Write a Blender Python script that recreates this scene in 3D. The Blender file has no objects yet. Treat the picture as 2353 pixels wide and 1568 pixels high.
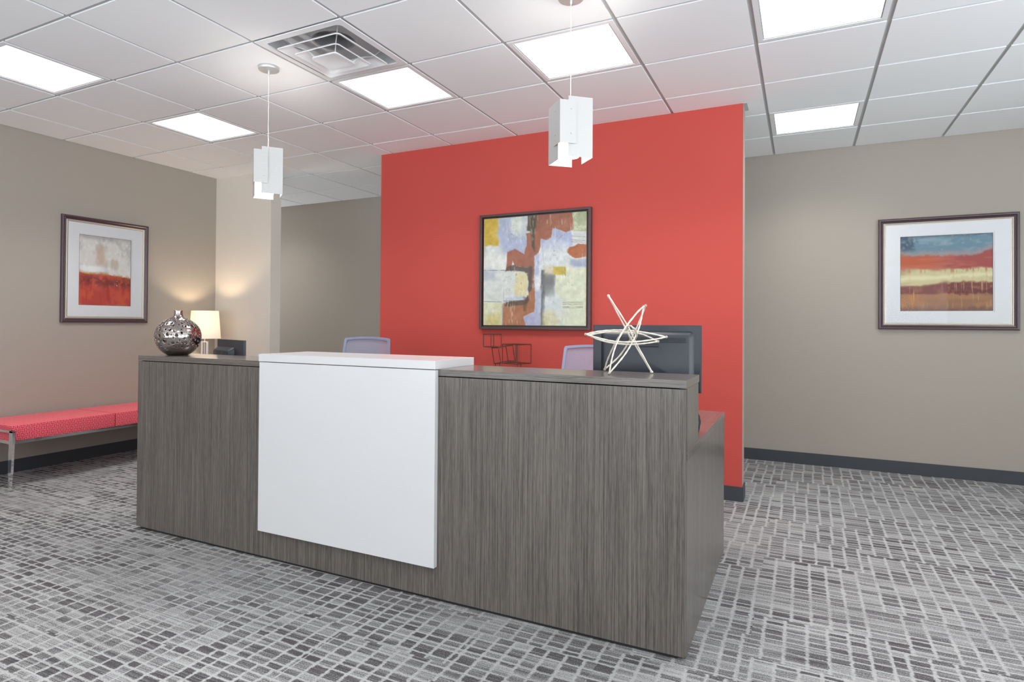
import bpy, bmesh, math, random
import numpy as np
from mathutils import Vector, Matrix
from mathutils.geometry import delaunay_2d_cdt

PI = math.pi
S = bpy.context.scene
COL = S.collection
H = 2.716          # ceiling height
T = 0.6096         # ceiling module

# ------------------------------------------------------------------ camera
YAW, PITCH, ROLL = 0.4689, 0.0097, 0.0071
cam_d = bpy.data.cameras.new('camera')
cam = bpy.data.objects.new('camera', cam_d)
COL.objects.link(cam)
cam_d.sensor_width = 36.0
cam_d.lens = 36.0 * 1421.77 / 2353
cam_d.shift_x = 0.0227
cam_d.shift_y = -0.02273
cam_d.clip_start = 0.05
r0 = Vector((math.cos(YAW), math.sin(YAW), 0))
f0 = Vector((-math.sin(YAW), math.cos(YAW), 0))
fw = f0 * math.cos(PITCH) + Vector((0, 0, 1)) * math.sin(PITCH)
u0 = -f0 * math.sin(PITCH) + Vector((0, 0, 1)) * math.cos(PITCH)
right = r0 * math.cos(ROLL) + u0 * math.sin(ROLL)
up = -r0 * math.sin(ROLL) + u0 * math.cos(ROLL)
M = Matrix((right, up, -fw)).transposed().to_4x4()
M.translation = Vector((2.054, -2.395, 1.1968))
cam.matrix_world = M
S.camera = cam

# ------------------------------------------------------------------ world, exposure
PANEL_E = 3.0
PANEL_W = 14.0
PEND_W = 13.0
SKY_E = 4.4
LOW_GLOW_E = 12.5
S.view_settings.view_transform = 'Standard'
S.view_settings.look = 'None'
S.view_settings.gamma = 1
S.view_settings.use_curve_mapping = False
S.view_settings.exposure = -0.5
w = bpy.data.worlds.new('world')
S.world = w
w.use_nodes = True
bg = w.node_tree.nodes['Background']
bg.inputs[0].default_value = (0.86, 0.94, 1.0, 1)
wt_ = w.node_tree
# outdoors through the windows: bluish sky above, added brighter glow below the horizon to lift the ceiling
_tc = wt_.nodes.new('ShaderNodeTexCoord'); _sp = wt_.nodes.new('ShaderNodeSeparateXYZ'); _mr = wt_.nodes.new('ShaderNodeMapRange')
wt_.links.new(_tc.outputs['Generated'], _sp.inputs[0]); wt_.links.new(_sp.outputs[2], _mr.inputs[0])
_mr.inputs[1].default_value = -.06; _mr.inputs[2].default_value = .06
_mr.inputs[3].default_value = LOW_GLOW_E; _mr.inputs[4].default_value = SKY_E
wt_.links.new(_mr.outputs[0], bg.inputs[1])
S.cycles.max_bounces = 10
S.cycles.diffuse_bounces = 7
S.cycles.sample_clamp_indirect = 6
S.cycles.use_denoising = True
S.cycles.caustics_reflective = False
S.cycles.caustics_refractive = False

# ------------------------------------------------------------------ helpers
def lin(c):
    return tuple(((v / 255) / 12.92 if v / 255 <= .04045 else ((v / 255 + .055) / 1.055) ** 2.4) for v in c)

class Nodes:
    def __init__(self, name):
        self.m = bpy.data.materials.new(name)
        self.m.use_nodes = True
        self.t = self.m.node_tree
        self.b = self.t.nodes['Principled BSDF']
    def n(self, kind, **kw):
        nd = self.t.nodes.new(kind)
        for k, v in kw.items():
            setattr(nd, k, v)
        return nd
    def l(self, a, b):
        self.t.links.new(a, b)
    def val(self, sock, v):
        if hasattr(v, 'links') or isinstance(v, bpy.types.NodeSocket):
            self.l(v, sock)
        else:
            sock.default_value = v
    def math(self, op, a, b=0.0, c=0.0):
        nd = self.n('ShaderNodeMath', operation=op)
        self.val(nd.inputs[0], a); self.val(nd.inputs[1], b); self.val(nd.inputs[2], c)
        return nd.outputs[0]
    def mix(self, f, a, b):
        nd = self.n('ShaderNodeMix', data_type='RGBA')
        self.val(nd.inputs[0], f)
        for s, v in ((nd.inputs[6], a), (nd.inputs[7], b)):
            if isinstance(v, tuple):
                s.default_value = (*v, 1)
            else:
                self.l(v, s)
        return nd.outputs[2]
    def ramp(self, f, p0, p1, a=0.0, b=1.0):
        nd = self.n('ShaderNodeMapRange', interpolation_type='SMOOTHSTEP')
        self.val(nd.inputs[0], f)
        for i, v in enumerate((p0, p1, a, b)):
            nd.inputs[i + 1].default_value = v
        return nd.outputs[0]
    def coord(self, which='Object', scale=(1, 1, 1), rot=(0, 0, 0), loc=(0, 0, 0)):
        tc = self.n('ShaderNodeTexCoord')
        mp = self.n('ShaderNodeMapping')
        self.l(tc.outputs[which], mp.inputs[0])
        mp.inputs['Scale'].default_value = scale
        mp.inputs['Rotation'].default_value = rot
        mp.inputs['Location'].default_value = loc
        return mp.outputs[0]
    def noise(self, vec, scale=5, detail=3, rough=.5):
        nd = self.n('ShaderNodeTexNoise')
        self.l(vec, nd.inputs['Vector'])
        nd.inputs['Scale'].default_value = scale
        nd.inputs['Detail'].default_value = detail
        nd.inputs['Roughness'].default_value = rough
        return nd.outputs[0]
    def bump(self, h, strength=.2, dist=.002):
        nd = self.n('ShaderNodeBump')
        nd.inputs['Strength'].default_value = strength
        nd.inputs['Distance'].default_value = dist
        self.l(h, nd.inputs['Height'])
        self.l(nd.outputs[0], self.b.inputs['Normal'])
    def base(self, c):
        s = self.b.inputs['Base Color']
        if isinstance(c, tuple):
            s.default_value = (*c, 1)
        else:
            self.l(c, s)
    def pr(self, rough=.5, metal=0.0, spec=.5):
        self.b.inputs['Roughness'].default_value = rough
        self.b.inputs['Metallic'].default_value = metal
        self.b.inputs['Specular IOR Level'].default_value = spec

def simple(name, col, rough=.5, metal=0.0, spec=.5, var=0.04, nscale=30):
    k = Nodes(name)
    v = k.coord()
    nz = k.noise(v, nscale, 2)
    dark = tuple(x * (1 - var) for x in col)
    lite = tuple(min(1, x * (1 + var)) for x in col)
    k.base(k.mix(nz, dark, lite))
    k.pr(rough, metal, spec)
    return k.m

def paint(name, col):
    k = Nodes(name)
    v = k.coord()
    nz = k.noise(v, 220, 2)
    k.base(k.mix(nz, tuple(x * .975 for x in col), tuple(x * 1.025 for x in col)))
    k.pr(.72, 0, .25)
    k.bump(nz, .12, .001)
    return k.m

def emis(name, col, e):
    k = Nodes(name)
    k.base((.9, .9, .9)); k.pr(.6)
    k.b.inputs['Emission Color'].default_value = (*col, 1)
    k.b.inputs['Emission Strength'].default_value = e
    return k.m

def wood(name, grain):
    # grey driftwood laminate, fine straight grain along the given axis
    k = Nodes(name)
    fine = [200, 200, 200]; mid = [55, 55, 55]; wide = [9, 9, 9]
    fine[grain] = 1.3; mid[grain] = 1.0; wide[grain] = .5
    a = k.noise(k.coord(scale=tuple(fine)), 2.2, 3, .65)
    b = k.noise(k.coord(scale=tuple(mid), loc=(3, 1, 7)), 1.6, 3, .6)
    c = k.noise(k.coord(scale=tuple(wide), loc=(1, 5, 2)), 1.0, 2, .5)
    pore = [260, 260, 260]; pore[grain] = 22
    d = k.noise(k.coord(scale=tuple(pore)), 1.0, 2, .6)
    s = k.math('ADD', k.math('MULTIPLY', a, .58), k.math('MULTIPLY', b, .17))
    s = k.math('ADD', s, k.math('MULTIPLY', c, .07))
    s = k.math('ADD', s, k.math('MULTIPLY', d, .18))
    f = k.ramp(s, .36, .64)
    k.base(k.mix(f, lin((66, 60, 57)), lin((116, 109, 103))))
    k.pr(.42, 0, .45)
    k.b.inputs['Coat Weight'].default_value = .4 if grain == 2 else .8
    k.b.inputs['Coat Roughness'].default_value = .16
    k.bump(s, .12, .0008)
    return k.m

M_ = {}
M_['wall'] = paint('taupe_wall_paint', (.362, .322, .278))
M_['wall_light'] = paint('pale_beige_wall_paint', (.640, .585, .520))
M_['red'] = paint('red_wall_paint', (.515, .074, .060))
M_['tile'] = simple('ceiling_tile', (.92, .925, .93), .9, 0, .2, .05, 500)
M_['grid'] = simple('ceiling_grid_enamel', (.48, .485, .49), .5, 0, .4, .01)
M_['trim_white'] = simple('white_enamel', (.86, .86, .87), .35, 0, .5, .01)
M_['panel'] = emis('light_panel_lens', (1, 1, 1), PANEL_E)
M_['base'] = simple('charcoal_rubber_base', lin((62, 65, 70)), .5, 0, .4, .06, 12)
M_['woodv'] = wood('grey_wood_laminate_upright_grain', 2)
M_['woodx'] = wood('grey_wood_laminate_long_grain', 0)
M_['woody'] = wood('grey_wood_laminate_cross_grain', 1)
M_['white_lam'] = simple('white_gloss_laminate', (.665, .66, .668), .22, 0, .5, .01)
M_['dark'] = simple('gap_shadow_black', (.02, .02, .02), .8)
M_['nickel'] = simple('brushed_nickel', (.66, .66, .65), .38, .6, .5, .05, 60)
M_['alu'] = simple('brushed_aluminium', (.53, .515, .50), .5, .25, .5, .03, 80)
M_['chrome'] = simple('chrome', (.86, .87, .9), .08, 1.0)
M_['white_pl'] = simple('white_plastic', (.8, .8, .8), .4)
M_['black_pl'] = simple('charcoal_plastic', lin((46, 49, 57)), .38, 0, .5, .05)
M_['black_pl2'] = simple('dark_plastic_detail', lin((34, 36, 42)), .4, 0, .5, .05)
M_['blackd'] = simple('black_steel', lin((40, 40, 44)), .4)
M_['screen'] = simple('screen_glass', (.012, .013, .016), .1)
M_['bronze'] = simple('mirror_bronze_glaze', (.43, .385, .37), .10, 1.0, .5, .03, 8)
M_['iron'] = simple('dark_bronze_wire', lin((96, 58, 46)), .5, .3)
M_['cast'] = simple('cream_painted_metal', lin((222, 214, 200)), .35, .1, .5, .06, 90)
M_['plum'] = simple('plum_brown_frame', lin((72, 52, 58)), .32, 0, .6, .12, 25)
M_['espresso'] = simple('espresso_wood_frame', lin((74, 54, 52)), .4, 0, .5, .18, 60)
M_['fillet'] = simple('silver_gilt_fillet', lin((190, 182, 170)), .35, .5, .5, .1, 70)
M_['mat'] = simple('white_mat_board', (.74, .745, .755), .85, 0, .2, .01)
M_['canvas_edge'] = simple('canvas_edge', (.55, .5, .45), .8)
M_['gold'] = simple('champagne_metal', lin((196, 178, 150)), .35, .6)
M_['end_table'] = simple('walnut_table', lin((96, 70, 52)), .4)
M_['seatfab'] = simple('grey_blue_upholstery', lin((130, 134, 156)), .85)
M_['chairpl'] = simple('periwinkle_grey_plastic', lin((146, 151, 176)), .45)
M_['plenum'] = simple('grey_plenum_enamel', (.55, .555, .56), .5)
M_['duct'] = simple('galvanised_duct', (.30, .30, .305), .5)
M_['cord'] = simple('white_cord', (.8, .8, .8), .5)

def white_(k, wv):
    nd = k.n('ShaderNodeTexWhiteNoise', noise_dimensions='1D')
    k.val(nd.inputs['W'], k.math('ADD', wv, 5.17))
    return nd.outputs[0]
def st0(k):
    return k.noise(k.coord(scale=(1.5, 12, 1), loc=(7, 7, 0)), 1.0, 2)
def carpet():
    k = Nodes('grey_patterned_carpet')
    tc = k.n('ShaderNodeTexCoord')
    sp = k.n('ShaderNodeSeparateXYZ')
    # slight wobble so that the woven lines are not ruler straight
    wob = k.noise(k.coord(scale=(1, 1, 1)), 45, 3)
    k.l(tc.outputs['Object'], sp.inputs[0])
    x = sp.outputs[0]; y = sp.outputs[1]
    wb = k.math('MULTIPLY', k.math('SUBTRACT', wob, .5), .020)
    xw = k.math('ADD', x, wb)
    yw = k.math('ADD', y, k.math('MULTIPLY', wb, .5))
    # blocks about a third of a metre deep, each shifting its columns
    def white(wv, off=0.0):
        nd = k.n('ShaderNodeTexWhiteNoise', noise_dimensions='1D')
        k.val(nd.inputs['W'], k.math('ADD', wv, off))
        return nd.outputs[0]
    grp = k.math('FLOOR', k.math('MULTIPLY', x, 1 / .47))
    blk = k.math('FLOOR', k.math('MULTIPLY', k.math('ADD', yw, k.math('MULTIPLY', white_(k, grp), .9)), 1 / .36))
    off = k.math('MULTIPLY', white(blk, 11.3), .07)
    def vor(wv, scale, feat):
        nd = k.n('ShaderNodeTexVoronoi', voronoi_dimensions='1D', feature=feat)
        k.val(nd.inputs['W'], wv)
        nd.inputs['Scale'].default_value = scale
        nd.inputs['Randomness'].default_value = .45
        return nd
    cw = k.math('ADD', xw, off)
    ce = vor(cw, 1 / .070, 'DISTANCE_TO_EDGE').outputs[0]
    cpos = vor(cw, 1 / .070, 'F1').outputs['W']
    # column pairs get their own row offsets
    colid = k.math('FLOOR', k.math('MULTIPLY', cpos, 1 / .38))
    ro = k.math('MULTIPLY', white(colid, 3.7), .6)
    rw = k.math('ADD', yw, k.math('ADD', ro, k.math('MULTIPLY', blk, 0.0)))
    nd1 = vor(rw, 1 / .044, 'DISTANCE_TO_EDGE'); nd1.inputs['Randomness'].default_value = .9
    nd2 = vor(rw, 1 / .044, 'F1'); nd2.inputs['Randomness'].default_value = .9
    re = nd1.outputs[0]; rpos = nd2.outputs['W']
    # cell tone
    cell = k.n('ShaderNodeTexWhiteNoise', noise_dimensions='2D')
    cb = k.n('ShaderNodeCombineXYZ')
    k.l(k.math('SNAP', cpos, .001), cb.inputs[0]); k.l(k.math('SNAP', rpos, .001), cb.inputs[1])
    k.l(cb.outputs[0], cell.inputs['Vector'])
    tone = cell.outputs[0]
    big = k.noise(k.coord(scale=(1.6, 2.6, 1)), 1.4, 2)
    rows = k.noise(k.coord(scale=(1.2, 16, 1), loc=(5, 2, 0)), 1.0, 2)
    dark = k.math('ADD', k.math('MULTIPLY', tone, .50), k.math('ADD', k.math('MULTIPLY', big, .55), k.math('MULTIPLY', rows, .75)))
    dark = k.ramp(dark, .5, 1.25, .28, 1.0)
    # light lines between the cells
    l1 = k.ramp(ce, .02, .15)
    l2 = k.ramp(re, .0, .20, .0, 1.0)
    # ruled pin stripes running with X
    st = k.noise(k.coord(scale=(2.2, 260, 1)), 1.0, 1)
    st2 = k.noise(k.coord(scale=(7, 90, 1), loc=(0, 4, 0)), 1.0, 2)
    gr = k.noise(k.coord(scale=(1, 1.4, 1)), 210, 3, .7)
    fade = k.ramp(k.noise(k.coord(scale=(.9, 4.2, 1), loc=(2, 9, 0)), 1.0, 2), .36, .58, .42, 1.0)
    body = k.math('MULTIPLY', k.math('MULTIPLY', l1, l2), dark)
    body = k.math('ADD', k.math('MULTIPLY', body, fade), k.math('MULTIPLY', k.math('SUBTRACT', 1.0, fade), .42))
    rule = k.math('SINE', k.math('MULTIPLY', y, 2 * PI / .0058))
    body = k.math('ADD', body, k.math('MULTIPLY', k.math('MULTIPLY', rule, k.ramp(st0(k), .35, .65)), .16))
    body = k.math('ADD', body, k.math('MULTIPLY', k.math('SUBTRACT', st, .5), 1.1))
    body = k.math('ADD', body, k.math('MULTIPLY', k.math('SUBTRACT', st2, .5), .7))
    body = k.math('ADD', body, k.math('MULTIPLY', k.math('SUBTRACT', gr, .5), 2.3))
    f = k.ramp(body, -.15, 1.05)
    c = k.mix(f, lin((167, 167, 167)), lin((72, 69, 71)))
    k.base(c)
    k.pr(.95, 0, .1)
    k.bump(k.math('ADD', k.math('MULTIPLY', gr, .6), st), .35, .003)
    return k.m
M_['carpet'] = carpet()

def fabric():
    k = Nodes('crimson_basket_weave_fabric')
    cellv = k.coord('UV', scale=(1, 1, 1))
    def brick(vec):
        b = k.n('ShaderNodeTexBrick')
        k.l(vec, b.inputs['Vector'])
        b.inputs['Color1'].default_value = (1, 1, 1, 1); b.inputs['Color2'].default_value = (.85, .85, .85, 1)
        b.inputs['Mortar'].default_value = (0, 0, 0, 1)
        b.inputs['Scale'].default_value = 1
        b.inputs['Mortar Size'].default_value = .0016
        b.inputs['Mortar Smooth'].default_value = .3
        b.inputs['Brick Width'].default_value = .033
        b.inputs['Row Height'].default_value = .011
        return b.outputs['Fac']
    a = brick(cellv)
    b = brick(k.coord('UV', rot=(0, 0, PI / 2)))
    ch = k.n('ShaderNodeTexChecker'); k.l(cellv, ch.inputs[0]); ch.inputs['Scale'].default_value = 1 / .033
    m = k.n('ShaderNodeMix'); k.l(ch.outputs['Fac'], m.inputs[0]); k.l(a, m.inputs[2]); k.l(b, m.inputs[3])
    nz = k.noise(k.coord(), 600, 2)
    c = k.mix(m.outputs[0], lin((196, 40, 66)), lin((234, 140, 146)))
    c2 = k.mix(k.math('MULTIPLY', nz, .25), c, lin((228, 90, 100)))
    k.base(c2); k.pr(.85, 0, .25)
    k.b.inputs['Sheen Weight'].default_value = .15
    k.b.inputs['Sheen Tint'].default_value = (1, .75, .7, 1)
    k.bump(m.outputs[0], -.2, .001)
    return k.m
M_['fabric'] = fabric()

def translucent(name, col, tr=.6, transp=0.0):
    k = Nodes(name)
    out = k.t.nodes['Material Output']
    k.base(col); k.pr(.8, 0, .2)
    t = k.n('ShaderNodeBsdfTranslucent'); t.inputs[0].default_value = (*col, 1)
    mx = k.n('ShaderNodeMixShader'); mx.inputs[0].default_value = tr
    k.l(k.b.outputs[0], mx.inputs[1]); k.l(t.outputs[0], mx.inputs[2])
    last = mx.outputs[0]
    if transp:
        tp = k.n('ShaderNodeBsdfTransparent')
        m2 = k.n('ShaderNodeMixShader')
        nz = k.noise(k.coord(), 300, 1)
        k.l(k.math('ADD', k.math('MULTIPLY', k.math('SUBTRACT', nz, .5), .2), transp), m2.inputs[0])
        k.l(last, m2.inputs[1]); k.l(tp.outputs[0], m2.inputs[2])
        last = m2.outputs[0]
    k.l(last, out.inputs[0])
    return k.m
M_['shade'] = translucent('cream_lamp_shade', (.93, .91, .87), .55)
M_['mesh'] = translucent('periwinkle_mesh', lin((176, 178, 200)), .3, .20)

def glass():
    k = Nodes('picture_glass')
    out = k.t.nodes['Material Output']
    tp = k.n('ShaderNodeBsdfTransparent'); gl = k.n('ShaderNodeBsdfGlossy'); gl.inputs['Roughness'].default_value = .02
    fr = k.n('ShaderNodeFresnel'); fr.inputs[0].default_value = 1.16
    nz = k.noise(k.coord(), 4, 1)
    mx = k.n('ShaderNodeMixShader')
    k.l(k.math('MULTIPLY', fr.outputs[0], k.math('ADD', k.math('MULTIPLY', nz, .1), .8)), mx.inputs[0])
    k.l(tp.outputs[0], mx.inputs[1]); k.l(gl.outputs[0], mx.inputs[2])
    k.l(mx.outputs[0], out.inputs[0])
    return k.m
M_['glass'] = glass()

def vcol(name, rough):
    k = Nodes(name)
    a = k.n('ShaderNodeAttribute', attribute_name='paint')
    nz = k.noise(k.coord(), 380, 2)
    m = k.n('ShaderNodeMix', data_type='RGBA', blend_type='MULTIPLY')
    m.inputs[0].default_value = .35
    k.l(a.outputs['Color'], m.inputs[6])
    k.l(k.mix(nz, (.8, .8, .8), (1.1, 1.1, 1.1)), m.inputs[7])
    k.l(m.outputs[2], k.b.inputs['Base Color'])
    k.pr(rough, 0, .3)
    return k.m
M_['paint'] = vcol('acrylic_paint', .55)

# ---- mesh builder
class MB:
    def __init__(self):
        self.bm = bmesh.new()
    def box(self, x0, x1, y0, y1, z0, z1, bev=0.0, mat=None):
        bm = self.bm
        vs = [bm.verts.new((x, y, z)) for z in (z0, z1) for y in (y0, y1) for x in (x0, x1)]
        fs = [(0, 2, 3, 1), (4, 5, 7, 6), (0, 1, 5, 4), (2, 6, 7, 3), (0, 4, 6, 2), (1, 3, 7, 5)]
        faces = [bm.faces.new([vs[i] for i in f]) for f in fs]
        if bev:
            es = list({e for f in faces for e in f.edges})
            r = bmesh.ops.bevel(bm, geom=es, offset=bev, segments=2, affect='EDGES', profile=.7)
            vs = list({v for v in vs if v.is_valid} | set(r['verts']))
        if mat is not None:
            bmesh.ops.transform(bm, matrix=mat, verts=vs)
        return self
    def quad(self, *pts):
        self.bm.faces.new([self.bm.verts.new(p) for p in pts]); return self
    def tube(self, pts, r, seg=8, cap=True, rads=None):
        bm = self.bm
        pts = [Vector(p) for p in pts]
        rings = []
        prev = None
        for i, p in enumerate(pts):
            a = pts[max(i - 1, 0)]; b = pts[min(i + 1, len(pts) - 1)]
            d = (b - a).normalized()
            if prev is None:
                ref = Vector((0, 0, 1)) if abs(d.z) < .9 else Vector((1, 0, 0))
                n = d.cross(ref).normalized()
            else:
                n = (prev - d * prev.dot(d)).normalized()
            prev = n
            m = d.cross(n)
            rr = rads[i] if rads else r
            rings.append([bm.verts.new(p + (n * math.cos(2 * PI * k / seg) + m * math.sin(2 * PI * k / seg)) * rr) for k in range(seg)])
        for a, b in zip(rings, rings[1:]):
            for k in range(seg):
                bm.faces.new((a[k], a[(k + 1) % seg], b[(k + 1) % seg], b[k]))
        if cap:
            bm.faces.new(rings[0][::-1]); bm.faces.new(rings[-1])
        return self
    def lathe(self, prof, c=(0, 0, 0), seg=32, close=True):
        bm = self.bm
        rings = []
        for r, z in prof:
            rings.append([bm.verts.new((c[0] + r * math.cos(2 * PI * k / seg), c[1] + r * math.sin(2 * PI * k / seg), c[2] + z)) for k in range(seg)])
        for a, b in zip(rings, rings[1:]):
            for k in range(seg):
                bm.faces.new((a[k], a[(k + 1) % seg], b[(k + 1) % seg], b[k]))
        if close:
            bm.faces.new(rings[0][::-1]); bm.faces.new(rings[-1])
        return self
    def ball(self, c, r, seg=12):
        bmesh.ops.create_uvsphere(self.bm, u_segments=seg, v_segments=seg // 2 + 2, radius=r, matrix=Matrix.Translation(c))
        return self
    def build(self, name, mat, parent=None, smooth=False, kind=None, uv=False, fix=True):
        bm = self.bm
        if fix:
            bmesh.ops.recalc_face_normals(bm, faces=bm.faces)
        me = bpy.data.meshes.new(name)
        if uv:
            ul = bm.loops.layers.uv.new('UVMap')
            for f in bm.faces:
                n = f.normal
                a = max(range(3), key=lambda i: abs(n[i]))
                for lp in f.loops:
                    c = lp.vert.co
                    lp[ul].uv = (c.y, c.z) if a == 0 else (c.x, c.z) if a == 1 else (c.x, c.y)
        bm.to_mesh(me); bm.free()
        me.materials.append(M_[mat] if isinstance(mat, str) else mat)
        if smooth:
            for p in me.polygons: p.use_smooth = True
            me.set_sharp_from_angle(angle=math.radians(38))
        o = bpy.data.objects.new(name, me)
        COL.objects.link(o)
        if parent is not None: o.parent = parent
        if kind: o['kind'] = kind
        return o

def thing(name, label, cat, loc=(0, 0, 0), rz=0.0, group=None):
    o = bpy.data.objects.new(name, None)
    COL.objects.link(o)
    o.empty_display_size = .1
    o.location = loc; o.rotation_euler = (0, 0, rz)
    o['label'] = label; o['category'] = cat
    if group: o['group'] = group
    return o

def dup(root, loc, label, rz=None):
    def cp(o, par):
        c = o.copy(); COL.objects.link(c)
        if par is not None: c.parent = par
        for ch in list(o.children):
            cp(ch, c)
        return c
    r = cp(root, None)
    r.location = loc
    if rz is not None: r.rotation_euler = (0, 0, rz)
    r['label'] = label
    return r

def smooth_path(pts, n=6):
    P = [Vector(p) for p in pts]
    P = [P[0] * 2 - P[1]] + P + [P[-1] * 2 - P[-2]]
    out = []
    for i in range(1, len(P) - 2):
        for k in range(n):
            t = k / n
            a, b, c, d = P[i - 1], P[i], P[i + 1], P[i + 2]
            out.append(.5 * ((2 * b) + (c - a) * t + (2 * a - 5 * b + 4 * c - d) * t * t + (3 * b - a - 3 * c + d) * t ** 3))
    out.append(P[-2])
    return out

# ------------------------------------------------------------------ room shell
XL, XR, YB, YF = -3.493, 5.6, 3.637, -5.6     # left wall, right wall, back wall, front wall (behind the camera)
XC = -6.4                                     # far end of the corridor behind the stub wall
YP = 2.14                                     # plane of the red and the beige partition
MB().box(XC - .1, XR + .1, YF - .1, YB + .1, -.1, 0).build('floor', 'carpet', kind='structure')
MB().box(XL - .12, XL, YF, YP + .133, 0, H + .3).build('wall_left', 'wall', kind='structure')
MB().box(XC - .12, XR, YB, YB + .12, 0, H + .3).build('wall_back', 'wall', kind='structure')
MB().box(XC - .12, XC, YP + .133, YB, 0, .3).box(XC - .12, XC, YP + .133, YB, 2.5, H + .3).box(XC - .12, XC, YP + .133, YP + .2, .3, 2.5).box(XC - .12, XC, YB - .06, YB, .3, 2.5).build('wall_corridor', 'wall', kind='structure')
MB().box(XC, XL - .12, YP, YP + .133, 0, H + .3).build('wall_corridor_front', 'wall', kind='structure')
rwm = MB()
WY = [(-4.9, -2.9), (-2.6, -.6), (-.3, 1.5)]
ys = YF - .12
for a, b in WY:
    rwm.box(XR, XR + .12, ys, a, 0, H + .3)
    rwm.box(XR, XR + .12, a, b, 0, .25).box(XR, XR + .12, a, b, 2.45, H + .3)
    ys = b
rwm.box(XR, XR + .12, ys, YB + .12, 0, H + .3)
rwm.build('wall_right', 'wall', kind='structure')
for n, (a, b) in enumerate(WY):
    fr = MB(); t = .04
    fr.box(XR + .03, XR + .08, a, b, .25, .25 + t).box(XR + .03, XR + .08, a, b, 2.45 - t, 2.45)
    fr.box(XR + .03, XR + .08, a, a + t, .25 + t, 2.45 - t).box(XR + .03, XR + .08, b - t, b, .25 + t, 2.45 - t)
    fr.box(XR + .03, XR + .08, (a + b) / 2 - .02, (a + b) / 2 + .02, .25 + t, 2.45 - t)
    fr.build('window_%d' % (n + 4), 'trim_white', kind='structure')
fwm = MB()
WX = [(-2.9, -.7), (-.3, 1.9), (2.3, 4.7)]
xs = XL
for a, b in WX:
    fwm.box(xs, a, YF - .12, YF, 0, H + .3)
    fwm.box(a, b, YF - .12, YF, 0, .55); fwm.box(a, b, YF - .12, YF, 2.5, H + .3)
    xs = b
fwm.box(xs, XR, YF - .12, YF, 0, H + .3)
fwm.build('wall_front', 'wall', kind='structure')
for n, (a, b) in enumerate(WX):
    fr = MB()
    t = .04
    fr.box(a, b, YF - .08, YF - .03, .55, .55 + t).box(a, b, YF - .08, YF - .03, 2.5 - t, 2.5)
    fr.box(a, a + t, YF - .08, YF - .03, .55, 2.5).box(b - t, b, YF - .08, YF - .03, .55, 2.5)
    fr.box((a + b) / 2 - .02, (a + b) / 2 + .02, YF - .08, YF - .03, .55, 2.5)
    fr.build('window_%d' % (n + 1), 'trim_white', kind='structure')

# partitions: the red feature wall and the beige stub wall
MB().box(-1.342, 1.692, YP, YP + .004, 0, H).build('wall_red', 'red', kind='structure')
MB().box(-1.342, 1.692, YP + .004, YP + .156, 0, H).build('wall_red_core', 'wall', kind='structure').name = 'wall_centre'
MB().box(XL, -2.698, YP, YP + .133, 0, H).build('wall_beige', 'wall_light', kind='structure')

# ceiling: lay-in tiles with a recessed edge hung in a T-bar grid
LIGHTS = [(1, 1), (-1, 1), (-4, 1), (3, 1), (-4, -1), (3, 4),
          (-2, 4), (-7, 4), (-9, 4), (1, -3), (-1, -4), (-4, -4), (4, -3), (6, -1), (6, 3), (2, -7), (-2, -7), (6, -6)]  # this row: unseen panels added to light the corridor and room
VENT = (-1, 0)
ce = MB(); gb = MB()
i0, i1 = math.floor(XC / T), math.floor(XR / T)
j0, j1 = math.floor(YF / T), math.floor(YB / T)
for i in range(i0, i1 + 1):
    for j in range(j0, j1 + 1):
        if (i, j) in LIGHTS or (i, j) == VENT: continue
        if (i + 1) * T <= XL and (j + 1) * T <= YP: continue
        a, b = max(i * T, XL if (j + 1) * T <= YP + .2 else XC), min((i + 1) * T, XR)
        c, d = max(j * T, YF), min((j + 1) * T, YB)
        m = .0105
        if b - a < .03 or d - c < .03: continue
        ce.box(a + m, b - m, c + m, d - m, H, H + .016)
ce.box(XC, XR, YF, YB, H + .30, H + .32)
ceiling = ce.build('ceiling', 'tile', kind='structure')
for i in range(i0 + 1, i1 + 1):
    gb.box(i * T - .012, i * T + .012, YF if i * T > XL else YP, YB, H + .007, H + .03)
for j in range(j0 + 1, j1 + 1):
    gb.box(XL if j * T < YP else XC, XR, j * T - .012, j * T + .012, H + .0075, H + .03)
e = .02
gb.box(XL, XL + e, YF, YP, H + .002, H + .03).box(XR - e, XR, YF, YB, H + .002, H + .03)
gb.box(XC, XR, YB - e, YB, H + .002, H + .03).box(XL, XR, YF, YF + e, H + .002, H + .03)
gb.build('ceiling_grid', 'grid', ceiling)
cwf = MB()  # unseen window added at the corridor end to brighten the corridor
cwf.box(XC - .08, XC - .03, YP + .2, YB - .06, .3, .34).box(XC - .08, XC - .03, YP + .2, YB - .06, 2.46, 2.5).box(XC - .08, XC - .03, (YP + .14 + YB) / 2 - .02, (YP + .14 + YB) / 2 + .02, .34, 2.46)
cwf.build('window_7', 'trim_white', kind='structure')
# little angle trim where the red partition meets the ceiling
MB().box(1.692, 1.716, YP - .004, YP + .16, H - .004, H - .0005).build('trim_1', 'grid', kind='structure')

# baseboards
def baseboard(name, x0, x1, y0, y1):
    b = MB().box(x0, x1, y0, y1, 0, .1, .002)
    return b.build(name, 'base', kind='structure')
baseboard('baseboard_left', XL, XL + .010, YF, YP)
baseboard('baseboard_back', XC, XR, YB - .010, YB)
baseboard('baseboard_red', -1.350, 1.700, YP - .009, YP)
baseboard('baseboard_red_end', 1.692, 1.701, YP, YP + .156)
baseboard('baseboard_beige', XL + .01, -2.690, YP - .009, YP)
baseboard('baseboard_beige_end', -2.698, -2.689, YP, YP + .133)

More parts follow.
